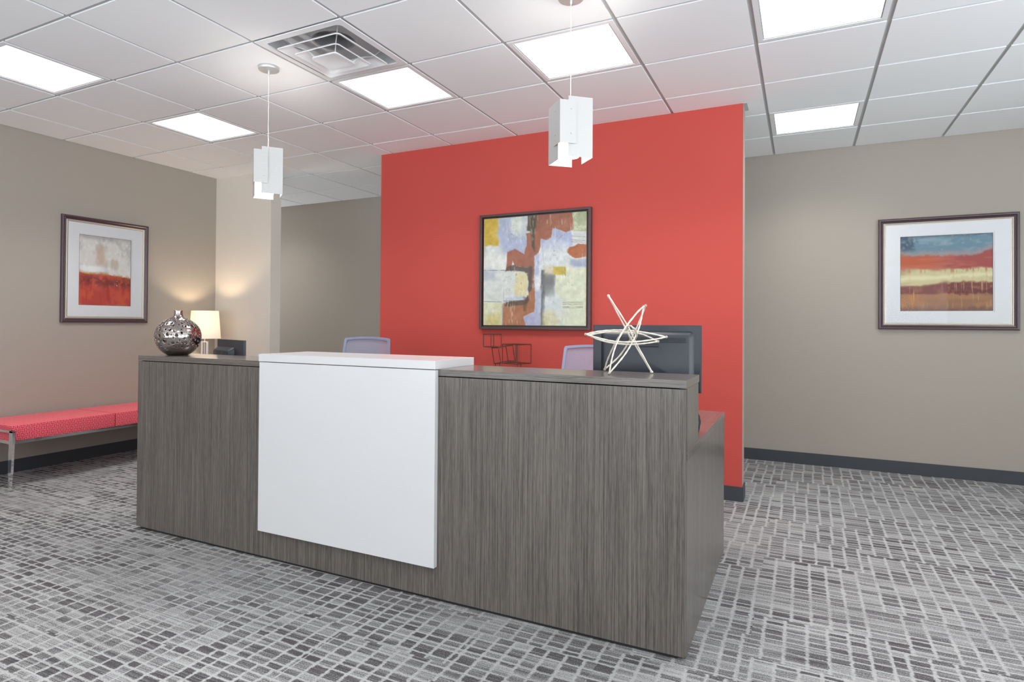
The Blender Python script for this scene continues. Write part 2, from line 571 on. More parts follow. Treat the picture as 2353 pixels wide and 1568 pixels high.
# ------------------------------------------------------------------ ceiling lights
def light_panel(label):
    t = thing('ceiling_light', label, 'ceiling light', (0, 0, H), 0, 'flat square ceiling light panels')
    o, i_ = .293, .268
    f = MB()
    for (x0, x1, y0, y1) in ((-o, o, -o, -i_), (-o, o, i_, o), (-o, -i_, -i_, i_), (i_, o, -i_, i_)):
        f.box(x0, x1, y0, y1, .0, .05)
    f.build('frame', 'trim_white', t)
    # bright inner lip
    l = MB()
    a, b = .268, .262
    for (x0, x1, y0, y1) in ((-a, a, -a, -b), (-a, a, b, a), (-a, -b, -b, b), (b, a, -b, b)):
        l.box(x0, x1, y0, y1, .003, .02)
    l.build('lip', 'grid', t)
    MB().box(-.262, .262, -.262, .262, .006, .010).build('lens', 'panel', t)
    ad = bpy.data.lights.new('panel_light', 'AREA')
    ad.shape = 'SQUARE'; ad.size = .51; ad.energy = PANEL_W; ad.spread = math.radians(128); ad.color = (1, .985, .96)
    ao = bpy.data.objects.new('panel_light', ad); COL.objects.link(ao)
    ao.parent = t; ao.location = (0, 0, .004)
    return t
LL = ['flat square ceiling light panel behind the right pendant, at the middle of the photo',
      'flat square ceiling light panel beside the air vent and right of the left pendant cord',
      'flat square ceiling light panel farthest back on the left, left of the left pendant cord',
      'largest square ceiling light panel, cut by the top edge of the photo at right',
      'flat square ceiling light panel cut by the left edge of the photo',
      'square ceiling light panel near the back taupe wall, right of the red wall']
proto = None
for n, (i, j) in enumerate(LIGHTS):
    lab = LL[n] if n < len(LL) else 'added unseen ceiling light panel that brightens the corridor behind the partition walls' if n < len(LL) + 3 else 'added unseen ceiling light panel beyond the view, filling the room with light'
    loc = ((i + .5) * T, (j + .5) * T, H)
    if proto is None:
        proto = light_panel(lab); proto.location = loc
    else:
        o = dup(proto, loc, lab)

# ------------------------------------------------------------------ air vent
def rsq(a, r, z, n=6):
    # rounded square outline of half side a
    out = []
    for (cx, cy, s) in ((a - r, a - r, 0), (-a + r, a - r, PI / 2), (-a + r, -a + r, PI), (a - r, -a + r, 1.5 * PI)):
        for k in range(n + 1):
            t = s + PI / 2 * k / n
            out.append((cx + r * math.cos(t), cy + r * math.sin(t), z))
    return out
def loft(mb, rings, cap=False):
    bm = mb.bm
    R = [[bm.verts.new(p) for p in ring] for ring in rings]
    for a, b in zip(R, R[1:]):
        n = len(a)
        for k in range(n):
            bm.faces.new((a[k], a[(k + 1) % n], b[(k + 1) % n], b[k]))
    if cap: bm.faces.new(R[-1])
    return mb
vt = thing('air_vent', 'square white ceiling air vent with nested louvre rings', 'vent', ((VENT[0] + .5) * T, (VENT[1] + .5) * T, H))
loft(MB(), [rsq(.297, .002, .004), rsq(.297, .002, -.002), rsq(.260, .03, -.003), rsq(.258, .03, .004)]).build('frame', 'trim_white', vt, True)
loft(MB(), [rsq(.2585, .03, .003), rsq(.254, .03, .055), rsq(.24, .03, .064), rsq(.12, .115, .070)]).build('plenum', 'plenum', vt, True)
loft(MB(), [rsq(.12, .115, .070), rsq(.112, .111, .074), rsq(.112, .111, .15)], True).build('duct', 'duct', vt, True)
def ring(a, zt, zb, inner):
    return loft(MB(), [rsq(inner, .03, zt), rsq(a - .022, .03, zb + .012), rsq(a - .004, .022, zb), rsq(a, .02, zb + .003), rsq(a - .018, .03, zb + .018), rsq(inner - .004, .03, zt + .004)])
ring(.220, .008, -.022, .165).build('louvre', 'trim_white', vt, True)
ring(.154, -.006, -.037, .108).build('louvre', 'trim_white', vt, True)
loft(MB(), [rsq(.088, .02, -.040), rsq(.090, .02, -.049), rsq(.082, .02, -.050), rsq(.06, .02, -.043)], True).build('centre_plate', 'trim_white', vt, True)
for sx, sy in ((1, 1), (1, -1), (-1, 1), (-1, -1)):
    br = MB()
    br.tube([(sx * .07, sy * .07, -.040), (sx * .10, sy * .10, -.004), (sx * .155, sy * .155, .012), (sx * .2, sy * .2, .072)], .003, 6)
    br.build('bracket', 'trim_white', vt)

# ------------------------------------------------------------------ pendants
def pendant(label, loc, rz):
    t = thing('pendant_light', label, 'pendant light', loc, rz, 'pendant lights above the reception desk')
    MB().lathe([(.0, 0), (.058, 0), (.060, -.004), (.060, -.014), (.057, -.018), (.02, -.020), (.0, -.020)], seg=40, close=False).build('canopy', 'nickel', t, True)
    MB().lathe([(.0, -.020), (.006, -.020), (.006, -.036), (.003, -.042), (.0, -.042)], seg=14, close=False).build('cord_grip', 'nickel', t, True)
    rnd = random.Random(4)
    top = -(H - 2.20)
    MB().tube([(rnd.uniform(-.0012, .0012), rnd.uniform(-.0012, .0012), -.04 + (top + .04) * k / 22) for k in range(23)], .0021, 8).build('cord', 'cord', t, True)
    zt = -(H - 2.222)
    a = .075
    th = .0018
    def lbracket(name, corner, la, lb, z0, z1, off):
        # folded sheet round one corner; la along -dir x, lb along -dir y
        sx, sy = corner
        m = MB()
        A = a + off
        x_in, x_out = sorted((sx * A, sx * (A + th)))
        y0, y1 = sorted((sy * (A + th), sy * (A + th - la)))
        m.box(x_in, x_out, y0, y1, z0, z1)
        y_in, y_out = sorted((sy * A, sy * (A + th)))
        x0, x1 = sorted((sx * A, sx * (A + th - lb)))
        m.box(x0, x1, y_in, y_out, z0, z1)
        return m.build(name, 'alu', t)
    # tall folded plates on two opposite corners, short ones standing off the other two
    lbracket('shade_plate', (1, -1), .118, .118, zt - .272, zt, 0)
    lbracket('shade_plate', (-1, 1), .118, .118, zt - .280, zt - .012, 0)
    lbracket('corner_plate', (-1, -1), .078, .078, zt - .215, zt - .022, .008)
    lbracket('corner_plate', (1, 1), .078, .078, zt - .215, zt - .022, .008)
    for sx, sy in ((-1, -1), (1, 1)):
        for zz in (zt - .06, zt - .17):
            MB().tube([(sx * (a - .045), sy * (a - .004), zz), (sx * (a - .045), sy * (a + .014), zz)], .003, 8).build('standoff', 'nickel', t)
            MB().tube([(sx * (a - .004), sy * (a - .045), zz), (sx * (a + .014), sy * (a - .045), zz)], .003, 8).build('standoff', 'nickel', t)
    MB().box(-a, a, -.006, .006, zt - .034, zt - .030).box(-.006, .006, -a, a, zt - .038, zt - .034).build('crossbar', 'nickel', t)
    MB().lathe([(0, top), (.018, top), (.02, zt - .05), (.02, zt - .085), (0, zt - .085)], seg=20, close=False).build('socket', 'white_pl', t, True)
    MB().lathe([(0, zt - .085), (.036, zt - .09), (.045, zt - .11), (.045, zt - .245), (.040, zt - .255), (0, zt - .255)], seg=28, close=False).build('bulb', emis('pendant_bulb_glass', (1, .97, .93), 9), t, True)
    return t
LP = (-.785, .285, H)
RP = (1.098, .31, H)
p1 = pendant('left white metal plate pendant, hanging in front of the beige stub wall', LP, math.radians(52))
p2 = dup(p1, RP, 'right white metal plate pendant, hanging in front of the red wall', math.radians(42.4))

# ------------------------------------------------------------------ reception desk
DX0, DX1, DY = -1.385, 1.687, -.106
dk = thing('reception_desk', 'grey wood grain reception desk with a raised glossy white centre section', 'desk', (0, 0, 0))
MB().box(DX0, DX1 - .003, DY, DY + .022, .013, .966, .001).build('front_panel', 'woodv', dk)
MB().box(DX0, DX1, DY - .001, .200, .970, .999, .0012).build('counter_top', 'woodx', dk)
wp = MB().box(-.388, .652, DY - .025, DY, .148, .9955, .0012).build('white_panel', 'white_lam', dk)
wp['label'] = 'glossy white front panel'
wt = MB().box(-.390, .654, DY - .028, .215, .999, 1.036, .0015).build('white_counter_top', 'white_lam', dk)
wt['label'] = 'raised glossy white counter top'
MB().box(DX1 - .024, DX1 - .001, DY + .0225, .184, .7375, .9695, .001).build('riser_side', 'woodv', dk)
MB().box(DX0, DX0 + .022, DY + .0225, .184, .7375, .9695, .001).build('riser_side', 'woodv', dk)
MB().box(DX0 + .022, DX1 - .024, .164, .184, .7375, .9695, .001).build('riser_back', 'woodv', dk)
MB().box(DX0, DX1, DY + .0225, .694, .707, .737, .0012).build('worktop', 'woodx', dk)
MB().box(DX1 - .61, DX1, .6955, 1.112, .707, .737, .0012).build('return_top', 'woody', dk)
MB().box(DX1 - .025, DX1 - .002, DY + .0225, 1.110, .0, .7065, .001).build('side_panel', 'woodv', dk)
MB().box(DX0, DX0 + .023, DY + .0225, .69, .0, .7065, .001).build('side_panel', 'woodv', dk)
MB().box(DX1 - .608, DX1 - .585, .72, 1.108, .0, .7065).build('side_panel', 'woodv', dk)
ped = MB().box(DX1 - .58, DX1 - .03, .74, 1.10, .02, .7065, .002).build('pedestal', 'woodv', dk)
for zz in (.26, .48, .66):
    MB().box(DX1 - .44, DX1 - .28, 1.10, 1.114, zz, zz + .01).build('handle', 'nickel', ped)
MB().box(DX0 + .03, DX1 - .03, DY + .010, DY + .022, 0, .0125).build('shadow_strip', 'dark', dk)  # black strip standing in for the shadow gap under the desk

# ------------------------------------------------------------------ vase
def vase():
    prof = [(.058, 0), (.066, .003), (.080, .010), (.100, .024), (.121, .046), (.136, .075), (.142, .108), (.138, .138), (.125, .165), (.103, .188), (.076, .206), (.052, .217), (.037, .224), (.029, .232), (.0262, .243), (.0255, .2635)]
    P = smooth_path([(r, 0, z) for r, z in prof], 5)
    s = [0]
    for a, b in zip(P, P[1:]): s.append(s[-1] + (b - a).length)
    s = np.array(s); rr = np.array([p.x for p in P]); zz = np.array([p.z for p in P])
    R = lambda v: float(np.interp(v, s, rr)); Z = lambda v: float(np.interp(v, s, zz))
    smin = float(np.interp(.045, zz, s)); smax = float(np.interp(.214, zz, s))
    rnd = random.Random(12)
    holes = []
    tries = 0
    while tries < 9000 and len(holes) < 210:
        tries += 1
        v = rnd.uniform(smin, smax)
        a = rnd.choice([.0125, .0105, .009, .007, .006, .005]) if tries < 1500 else rnd.choice([.0055, .0042, .0036])
        if v < smin + .02: a = min(a, .007)
        th = rnd.uniform(.12, 2 * PI - .12)
        if R(v) * .1 < a: continue
        ok = True
        for (t2, v2, a2) in holes:
            dd = math.hypot((th - t2) * (R(v) + R(v2)) / 2, v - v2)
            if dd < (a + a2) * 1.34 + .0006: ok = False; break
        if ok and (v - a > smin - .004) and (v + a < smax): holes.append((th, v, a))
    pts = []; edges = []
    L = s[-1]
    nv = 96
    def add(p):
        pts.append(Vector(p)); return len(pts) - 1
    KT = .125
    # border
    vv = [L * k / nv for k in range(nv + 1)]
    nt = 150
    border = [add((2 * PI * KT * k / nt, 0)) for k in range(nt)] + [add((2 * PI * KT, v)) for v in vv[:-1]] + [add((2 * PI * KT * (nt - k) / nt, L)) for k in range(nt)] + [add((0, v)) for v in vv[:0:-1]]
    edges += [(border[k], border[(k + 1) % len(border)]) for k in range(len(border))]
    tri_dep = {}
    for (th, v, a) in holes:
        n = 20
        for f in (1.0, 1.16, 1.34):
            idx = []
            for k in range(n):
                t = 2 * PI * k / n
                q = ((th + a * f * math.cos(t) / R(v)) * KT, v + a * f * math.sin(t))
                idx.append(add(q))
                if f == 1.0: tri_dep[idx[-1]] = a
            if f == 1.0:
                edges += [(idx[k], idx[(k + 1) % n]) for k in range(n)]
    for i in range(1, nt):
        for k in range(1, nv):
            q = (2 * PI * i / nt, vv[k])
            if all(math.hypot((q[0] - t2) * R(v2), q[1] - v2) > a2 * 1.42 + .0006 for t2, v2, a2 in holes): add((q[0] * KT, q[1]))
    v2, e2, f2, ov, oe, of = delaunay_2d_cdt([Vector((p[0], p[1])) for p in pts], edges, [], 0, 1e-7)
    bm = bmesh.new()
    vs = []
    for k, q in enumerate(v2):
        th, v = q[0] / KT, q[1]
        r = R(v) * .89; z = Z(v)
        if any(o_ in tri_dep for o_ in ov[k]):
            # roll the rim of the hole inwards
            d = .0015
            r -= d
        vs.append(bm.verts.new((r * math.cos(th + PI / 2), r * math.sin(th + PI / 2), z)))
    for f in f2:
        c = sum((Vector(v2[i]) for i in f), Vector((0, 0))) / len(f)
        if any(((c[0] / KT - t2) * R(b2)) ** 2 + (c[1] - b2) ** 2 < (a2 * .97) ** 2 for t2, b2, a2 in holes): continue
        try: bm.faces.new([vs[i] for i in f])
        except ValueError: pass
    bmesh.ops.remove_doubles(bm, verts=bm.verts, dist=1e-5)
    # closed bottom
    bt = [v for v in bm.verts if v.co.z < 1e-6 and v.link_faces]
    bt.sort(key=lambda v: math.atan2(v.co.y, v.co.x))
    bm.faces.new(bt)
    loose = [v for v in bm.verts if not v.link_faces]
    bmesh.ops.delete(bm, geom=loose, context='VERTS')
    bmesh.ops.recalc_face_normals(bm, faces=bm.faces)
    me = bpy.data.meshes.new('pierced_vase')
    bm.to_mesh(me); bm.free()
    me.materials.append(M_['bronze'])
    for p in me.polygons: p.use_smooth = True
    o = bpy.data.objects.new('pierced_vase', me)
    COL.objects.link(o)
    md = o.modifiers.new('wall', 'SOLIDIFY'); md.thickness = .0045; md.offset = -1
    return o
va = vase()
va.location = (-1.231, .035, .9993)
va['label'] = 'round pierced vase in mirror bronze glaze on the left end of the desk'
va['category'] = 'vase'

# ------------------------------------------------------------------ star sculpture
ROOT = (1.40, .09, .999)
sc_ = MB()
SP = [
 [(-0.054, 0.0, 0.315), (0.022, 0.0, 0.198), (0.058, 0.0, 0.126), (0.124, 0.0, 0.006)],
 [(-0.052, 0.003, 0.311), (0.015, 0.015, 0.192), (0.052, 0.015, 0.126), (0.122, 0.003, 0.008)],
 [(-0.146, 0.0, 0.158), (-0.085, 0.02, 0.170), (-0.015, 0.03, 0.175), (0.054, 0.03, 0.173), (0.12, 0.02, 0.163), (0.182, 0.0, 0.149)],
 [(-0.146, 0.0, 0.158), (-0.092, -0.02, 0.142), (-0.031, -0.03, 0.130), (0.04, -0.03, 0.129), (0.121, -0.02, 0.138), (0.182, 0.0, 0.149)],
 [(-0.131, 0.02, 0.154), (-0.056, 0.05, 0.166), (0.015, 0.06, 0.167), (0.084, 0.06, 0.162), (0.125, 0.04, 0.146), (0.154, 0.02, 0.130)],
 [(-0.131, 0.02, 0.154), (-0.088, 0.0, 0.135), (-0.034, -0.01, 0.123), (0.034, -0.01, 0.118), (0.092, 0.0, 0.122), (0.154, 0.02, 0.130)],
 [(0.097, 0.0, 0.276), (0.069, 0.0, 0.255), (0.02, -0.02, 0.198), (-0.007, -0.02, 0.160), (-0.023, 0.03, 0.115), (-0.039, 0.09, 0.050), (-0.045, 0.12, 0.007)],
 [(0.097, 0.0, 0.276), (0.09, 0.03, 0.239), (0.068, 0.05, 0.175), (0.047, 0.08, 0.124), (0.014, 0.11, 0.064), (-0.045, 0.12, 0.007)],
 [(0.091, 0.01, 0.273), (0.053, 0.0, 0.236), (0.004, -0.03, 0.180), (-0.031, -0.05, 0.120), (-0.052, -0.07, 0.066), (-0.065, -0.08, 0.006)],
 [(0.091, 0.01, 0.273), (0.081, 0.01, 0.216), (0.067, 0.0, 0.176), (0.034, -0.02, 0.118), (-0.004, -0.05, 0.070), (-0.065, -0.08, 0.006)],
 [(0.022, -0.12, 0.182), (0.017, -0.08, 0.194), (0.022, 0.0, 0.184), (0.049, 0.06, 0.138), (0.066, 0.10, 0.128)],
 [(0.022, -0.12, 0.182), (0.044, -0.06, 0.172), (0.062, 0.0, 0.153), (0.068, 0.06, 0.134), (0.066, 0.10, 0.128)]]
star = thing('star_sculpture', 'cream metal sculpture of crossed curved rods on the right end of the desk', 'sculpture', ROOT, YAW)
rr_ = random.Random(3)
for n, pth in enumerate(SP):
    q = smooth_path(pth, 7)
    rads = [.0032 + .0005 * math.sin(i * 1.9 + n) for i in range(len(q))]
    m = MB().tube(q, .0028, 8, True, rads)
    m.ball(q[0], .0058, 12); m.ball(q[-1], .0058, 12)
    m.build('rod', 'cast', star, True)

# ------------------------------------------------------------------ monitors
def bulge(mb, x0, x1, z0, z1, y_face, depth, inset, r=.02):
    # rounded rectangular hump standing off the back (towards -y)
    def rr(a0, a1, b0, b1, y, rad):
        out = []
        for (cx, cz, s) in ((a1 - rad, b1 - rad, 0), (a0 + rad, b1 - rad, PI / 2), (a0 + rad, b0 + rad, PI), (a1 - rad, b0 + rad, 1.5 * PI)):
            for k in range(7):
                t = s + PI / 2 * k / 6
                out.append((cx + rad * math.cos(t), y, cz + rad * math.sin(t)))
        return out
    i = inset
    rings = [rr(x0, x1, z0, z1, y_face, r), rr(x0 + i * .35, x1 - i * .35, z0 + i * .35, z1 - i * .35, y_face - depth * .35, r), rr(x0 + i * .8, x1 - i * .8, z0 + i * .8, z1 - i * .8, y_face - depth * .9, r * .8), rr(x0 + i, x1 - i, z0 + i, z1 - i, y_face - depth, r * .8)]
    return loft(mb, rings, True)

mon = thing('computer_monitor', 'large dark computer monitor seen from behind, at the right end of the desk', 'monitor', (1.4155, .45, .737))
MB().box(-.2445, .2445, -.006, .016, .160, .459, .004).build('housing', 'black_pl', mon)
MB().box(-.2345, .2345, .0155, .0175, .175, .450).build('screen', 'screen', mon)
bk = bulge(MB(), -.205, .215, .10 + .065, .432, -.006, .026, .02).build('back_cover', 'black_pl', mon, True)
# the vent strip with its fine slots, handle recess and screws
v = MB()
for k in range(66):
    x = -.165 + k * .0053
    v.box(x, x + .0026, -.0345, -.0318, .388, .4035)
v.build('vent_slots', 'black_pl2', bk)
MB().box(-.172, .186, -.0365, -.0318, .3835, .3862, .0008).build('ledge', 'black_pl', bk)
MB().box(-.020, .066, -.0335, -.0318, .3605, .375, .003).build('slot', 'black_pl2', bk)
for x, z in ((.079, .354), (.079, .258), (-.08, .258)):
    MB().tube([(x, -.0315, z), (x, -.0338, z)], .0026, 10).build('screw', 'blackd', bk)
MB().box(-.06, .06, .0, .014, .012, .175, .004).build('stand', 'black_pl2', mon)
MB().lathe([(0, 0), (.115, 0), (.12, .004), (.115, .010), (0, .013)], (0, .0, 0), 40, False).build('foot', 'black_pl2', mon, True)

mon2 = thing('computer_monitor', 'small dark monitor seen from behind between the vase and the white counter', 'monitor', (-1.155, .345, .737), math.radians(-20))
MB().box(-.215, .215, -.004, .014, .075, .348, .003).build('housing', 'black_pl', mon2)
MB().box(-.205, .205, .0135, .0155, .088, .338).build('screen', 'screen', mon2)
bk2 = bulge(MB(), -.213, .075, .10, .302, -.004, .035, .024).build('back_cover', 'black_pl', mon2, True)
MB().box(-.127, -.070, -.0405, -.0385, .262, .278, .002).build('port', 'black_pl2', bk2)
MB().box(-.05, .05, .0, .012, .010, .09, .003).build('stand', 'black_pl2', mon2)
MB().lathe([(0, 0), (.088, 0), (.09, .004), (.086, .009), (0, .012)], (0, 0, 0), 36, False).build('foot', 'black_pl2', mon2, True)

# small rounded speaker peeking past the riser
sp = thing('desk_speaker', 'dark rounded desk speaker just showing past the right end of the desk riser', 'speaker', (1.632, .37, .737))
MB().lathe([(0, 0), (.026, 0), (.030, .004), (.0335, .02), (.036, .045), (.0335, .072), (.026, .088), (.012, .094), (0, .095)], (0, 0, 0), 32, False).build('housing', 'black_pl2', sp, True)
MB().lathe([(.0365, .035), (.0375, .040), (.0375, .050), (.0365, .055)], (0, 0, 0), 32, False).build('trim_ring', 'black_pl', sp, True)

# ------------------------------------------------------------------ office chairs
def office_chair(label, loc, rz):
    t = thing('office_chair', label, 'chair', loc, rz, 'office chairs behind the reception desk')
    # built facing -y (towards the desk front); backrest at +y
    def outline(inset, y):
        # flared, softly arched back: narrower on top
        z0, z1 = .56 + inset, 1.094 - inset
        wb, wt_ = .225 - inset, .197 - inset
        out = []
        N = 8
        r = .03
        for k in range(N + 1):                       # top edge with arch
            u = -1 + 2 * k / N
            out.append((u * (wt_ - .006), y, z1 - .012 * u * u))
        out.append((wt_, y, z1 - .022))
        for k in range(1, N):
            f = k / N
            out.append((wt_ + (wb - wt_) * math.sin(f * PI / 2), y, (z1 - .028) + (z0 + .03 - z1 + .028) * f))
        for k in range(N + 1):
            u = 1 - 2 * k / N
            out.append((u * (wb - .015), y, z0 + .02 * u * u))
        for k in range(1, N):
            f = 1 - k / N
            out.append((-(wt_ + (wb - wt_) * math.sin(f * PI / 2)), y, (z1 - .028) + (z0 + .03 - z1 + .028) * f))
        out.append((-wt_, y, z1 - .028))
        return out
    def bend(p):
        x, y, z = p
        return (x, y + .20 + (z - .56) * .10 - x * x * .5, z)
    fr = MB()
    bm = fr.bm
    R = [[bm.verts.new(bend(p)) for p in outline(i, y)] for i, y in ((0, .0), (0.0, .016), (.016, .014), (.016, .002))]
    n = len(R[0])
    for a, b in ((0, 1), (1, 2), (2, 3), (3, 0)):
        for k in range(n):
            bm.faces.new((R[a][k], R[a][(k + 1) % n], R[b][(k + 1) % n], R[b][k]))
    back = fr.build('backrest', 'chairpl', t, True)
    # woven mesh panel, its own gentle curve
    ms = MB(); bm = ms.bm
    o1 = outline(.022, .011)
    G = [[None] * 13 for _ in range(15)]
    for a in range(15):
        z = .58 + (1.080 - .58) * a / 14
        f = (z - .56) / (1.10 - .56)
        wd = .212 + (.184 - .212) * (f ** 2)
        for b in range(13):
            u = -1 + 2 * b / 12
            zz = z - (.012 * u * u if a == 14 else 0)
            G[a][b] = bm.verts.new(bend((u * wd, .011, zz)))
    for a in range(14):
        for b in range(12):
            bm.faces.new((G[a][b], G[a][b + 1], G[a + 1][b + 1], G[a + 1][b]))
    ms.build('mesh_panel', 'mesh', back, True)
    MB().tube(smooth_path([(0, .06, .40), (0, .20, .42), (0, .27, .50), (0, .262, .66)], 5), .02, 10).build('back_post', 'chairpl', t, True)
    MB().box(-.235, .235, -.25, .20, .445, .515, .025).build('seat', 'seatfab', t, True)
    for sx in (-1, 1):
        arm = MB().tube(smooth_path([(sx * .20, .02, .43), (sx * .262, .02, .44), (sx * .27, .02, .55), (sx * .27, .02, .655)], 4), .012, 8).build('arm', 'blackd', t, True)
        MB().box(sx * .27 - .035, sx * .27 + .035, -.12, .13, .655, .68, .01).build('arm_pad', 'black_pl', arm, True)
    MB().lathe([(0, .10), (.028, .10), (.028, .26), (.014, .262), (.014, .42), (.06, .43), (.06, .445), (0, .445)], (0, 0, 0), 20, False).build('gas_lift', 'blackd', t, True)
    for k in range(5):
        a = 2 * PI * k / 5 + .3
        c, s = math.cos(a), math.sin(a)
        lg = MB().tube([(c * .02, s * .02, .115), (c * .16, s * .16, .098), (c * .27, s * .27, .078)], .018, 8, True, [.024, .019, .013]).build('leg', 'black_pl', t, True)
        MB().tube([(c * .26 - s * .022, s * .26 + c * .022, .03), (c * .26 + s * .022, s * .26 - c * .022, .03)], .03, 14).build('caster', 'blackd', lg, True)
    return t
ch = office_chair('pale mesh back office chair behind the white counter, by the red wall left edge', (-.83, 1.08, 0), math.radians(4))
ch2 = dup(ch, (.845, 1.30, 0), 'pale mesh back office chair partly hidden behind the large monitor', math.radians(3))
ch2.scale = (1, 1, .972)

# ------------------------------------------------------------------ credenza and wire cube sculpture
cr = thing('credenza', 'low grey wood credenza against the red wall, behind the reception desk', 'cabinet', (-.1, 1.88, 0))
MB().box(-1.0, 1.0, -.16, .245, .707, .737, .0012).build('top', 'woodx', cr)
MB().box(-.99, .99, -.14, .24, .02, .7065, .001).build('body', 'woodv', cr)
for k in range(4):
    d = MB().box(-.985 + k * .4935, -.985 + k * .4935 + .489, -.158, -.141, .03, .70, .001).build('door', 'woodv', cr)
    MB().tube([(-.985 + k * .4935 + (.44 if k % 2 == 0 else .05), -.172, .58), (-.985 + k * .4935 + (.44 if k % 2 == 0 else .05), -.172, .46)], .005, 8).build('handle', 'nickel', d)

wc = thing('wire_cube_sculpture', 'dark bronze wire sculpture of three stacked open cubes in front of the red wall', 'sculpture', (-.070, 1.93, .737), YAW)
def wirecube(cx, cz, s, th, tilt=0, cy=0, r=.0038, hz=None):
    hz = hz or s
    R = Matrix.Rotation(tilt, 4, 'Y') @ Matrix.Rotation(th, 4, 'Z')
    m = MB()
    C = [Vector((sx * s / 2, sy * s / 2, sz * hz / 2)) for sx in (-1, 1) for sy in (-1, 1) for sz in (-1, 1)]
    C = [Vector((cx, cy, cz)) + R @ c for c in C]
    for a in range(8):
        for b in (a ^ 1, a ^ 2, a ^ 4):
            if b > a: m.tube([C[a], C[b]], r, 6)
    return m.build('wire_cube', 'iron', wc)
wirecube(-.030, .3300, .098, math.radians(36))
wirecube(.056, .222, .123, math.radians(24), math.radians(-9))
wirecube(.160, .228, .157, math.radians(45), hz=.146)
st = MB()
for a, b in (((-.005, -.02), (.028, .02)), ((.165, -.02), (.195, .02))):
    st.tube([(a[0], a[1], 0), (a[0], a[1], .155)], .0032, 6); st.tube([(b[0], b[1], 0), (b[0], b[1], .155)], .0032, 6)
st.tube([(-.005, -.02, .153), (.165, -.02, .153)], .003, 6).tube([(.028, .02, .153), (.195, .02, .153)], .003, 6)
st.tube([(-.005, -.02, .153), (.028, .02, .153)], .003, 6).tube([(.165, -.02, .153), (.195, .02, .153)], .003, 6)
st.build('stand', 'iron', wc)

# ------------------------------------------------------------------ bench
bn = thing('bench', 'long low bench with crimson patterned cushions and chrome legs by the left wall', 'bench', (0, 0, 0))
BY0, BY1 = -.022, 1.46
for a, b in ((BY0, .716), (.722, BY1)):
    c = MB().box(-3.44, -2.905, a, b, .343, .452, .012)
    cu = c.build('cushion', 'fabric', bn, True, uv=True)
    pp = []
    for zz in (.448, .347):
        pi_ = MB().tube([(-3.432, a + .008, zz), (-2.912, a + .008, zz), (-2.909, b - .008, zz), (-3.432, b - .008, zz), (-3.436, a + .008, zz)], .0035, 6)
        pi_.build('piping', 'fabric', cu, True, uv=True)
bar = MB()
bar.box(-2.985, -2.955, BY0 + .02, BY1 - .02, .313, .340)
bar.box(-3.40, -3.37, BY0 + .02, BY1 - .02, .313, .340)
for yy in (BY0 + .02, .70, BY1 - .05):
    bar.box(-3.37, -2.985, yy, yy + .03, .316, .340)
bar.build('rail', 'chrome', bn)
def blade(y):
    fr = MB()
    fr.box(-3.42, -2.842, y - .008, y + .008, .408, .424, .002)
    fr.build('end_bar', 'chrome', bn)
    for x, s in ((-2.862, 1), (-3.40, -1)):
        l = MB(); bm = l.bm
        pr = [(.022, .424), (.022, .24), (.021, .13), (.013, .11), (.010, .0)]
        vs = []
        for hw, z in pr:
            cx = x + s * (-.004 - .022 * (1 - z / .424))
            vs.append([bm.verts.new((cx - hw, y - .008, z)), bm.verts.new((cx + hw, y - .008, z)), bm.verts.new((cx + hw, y + .008, z)), bm.verts.new((cx - hw, y + .008, z))])
        for a, b in zip(vs, vs[1:]):
            for k in range(4): bm.faces.new((a[k], a[(k + 1) % 4], b[(k + 1) % 4], b[k]))
        bm.faces.new(vs[0]); bm.faces.new(vs[-1][::-1])
        l.build('leg', 'chrome', bn)
blade(BY0 - .012); blade(BY1 + .012)

# ------------------------------------------------------------------ end table and lamp in the corner
et = thing('end_table', 'small square side table in the corner, hidden behind the desk, under the lamp', 'table', (-3.17, 1.82, 0))
MB().box(-.24, .24, -.24, .24, .53, .56, .003).build('table_top', 'end_table', et)
for sx in (-1, 1):
    for sy in (-1, 1):
        MB().box(sx * .215 - .018, sx * .215 + .018, sy * .215 - .018, sy * .215 + .018, 0, .53, .002).build('leg', 'end_table', et)
MB().box(-.2, .2, -.2, .2, .18, .20).build('shelf', 'end_table', et)
lz = .5605
lamp = thing('table_lamp', 'lit table lamp with a cream drum shade in the corner by the left wall', 'lamp', (-3.245, 1.82, lz), YAW)
MB().box(-.075, .075, -.05, .05, 0, .018, .003).build('base', 'gold', lamp)
lf = MB()
for sx in (-1, 1):
    lf.box(sx * .026 - .005, sx * .026 + .005, -.012, .012, .018, .44)
lf.box(-.031, .031, -.012, .012, .432, .442)
lf.build('body', 'trim_white', lamp)
MB().tube([(0, 0, .018), (0, 0, .52)], .005, 10).build('stem', 'nickel', lamp)
MB().lathe([(0, .50), (.018, .50), (.018, .545), (0, .545)], (0, 0, 0), 16, False).build('socket', 'nickel', lamp)
shd = MB().lathe([(.146, .470), (.1475, .4705), (.126, .745), (.1245, .7445), (.1455, .472)], (0, 0, 0), 48, False).build('lamp_shade', 'shade', lamp, True)
ringm = MB()
for k in range(3):
    a = 2 * PI * k / 3
    ringm.tube([(.01 * math.cos(a), .01 * math.sin(a), .487), (.145 * math.cos(a), .145 * math.sin(a), .476)], .002, 6)
ringm.build('spider', 'gold', shd)
MB().ball((0, 0, .59), .028, 16).build('bulb', emis('lamp_bulb_glass', (1, .82, .6), 25), lamp, True)
ld = bpy.data.lights.new('lamp_light', 'POINT')
ld.energy = 17; ld.color = (1, .78, .52); ld.shadow_soft_size = .03
lo = bpy.data.objects.new('lamp_light', ld); COL.objects.link(lo)
lo.parent = lamp; lo.location = (0, 0, .632)

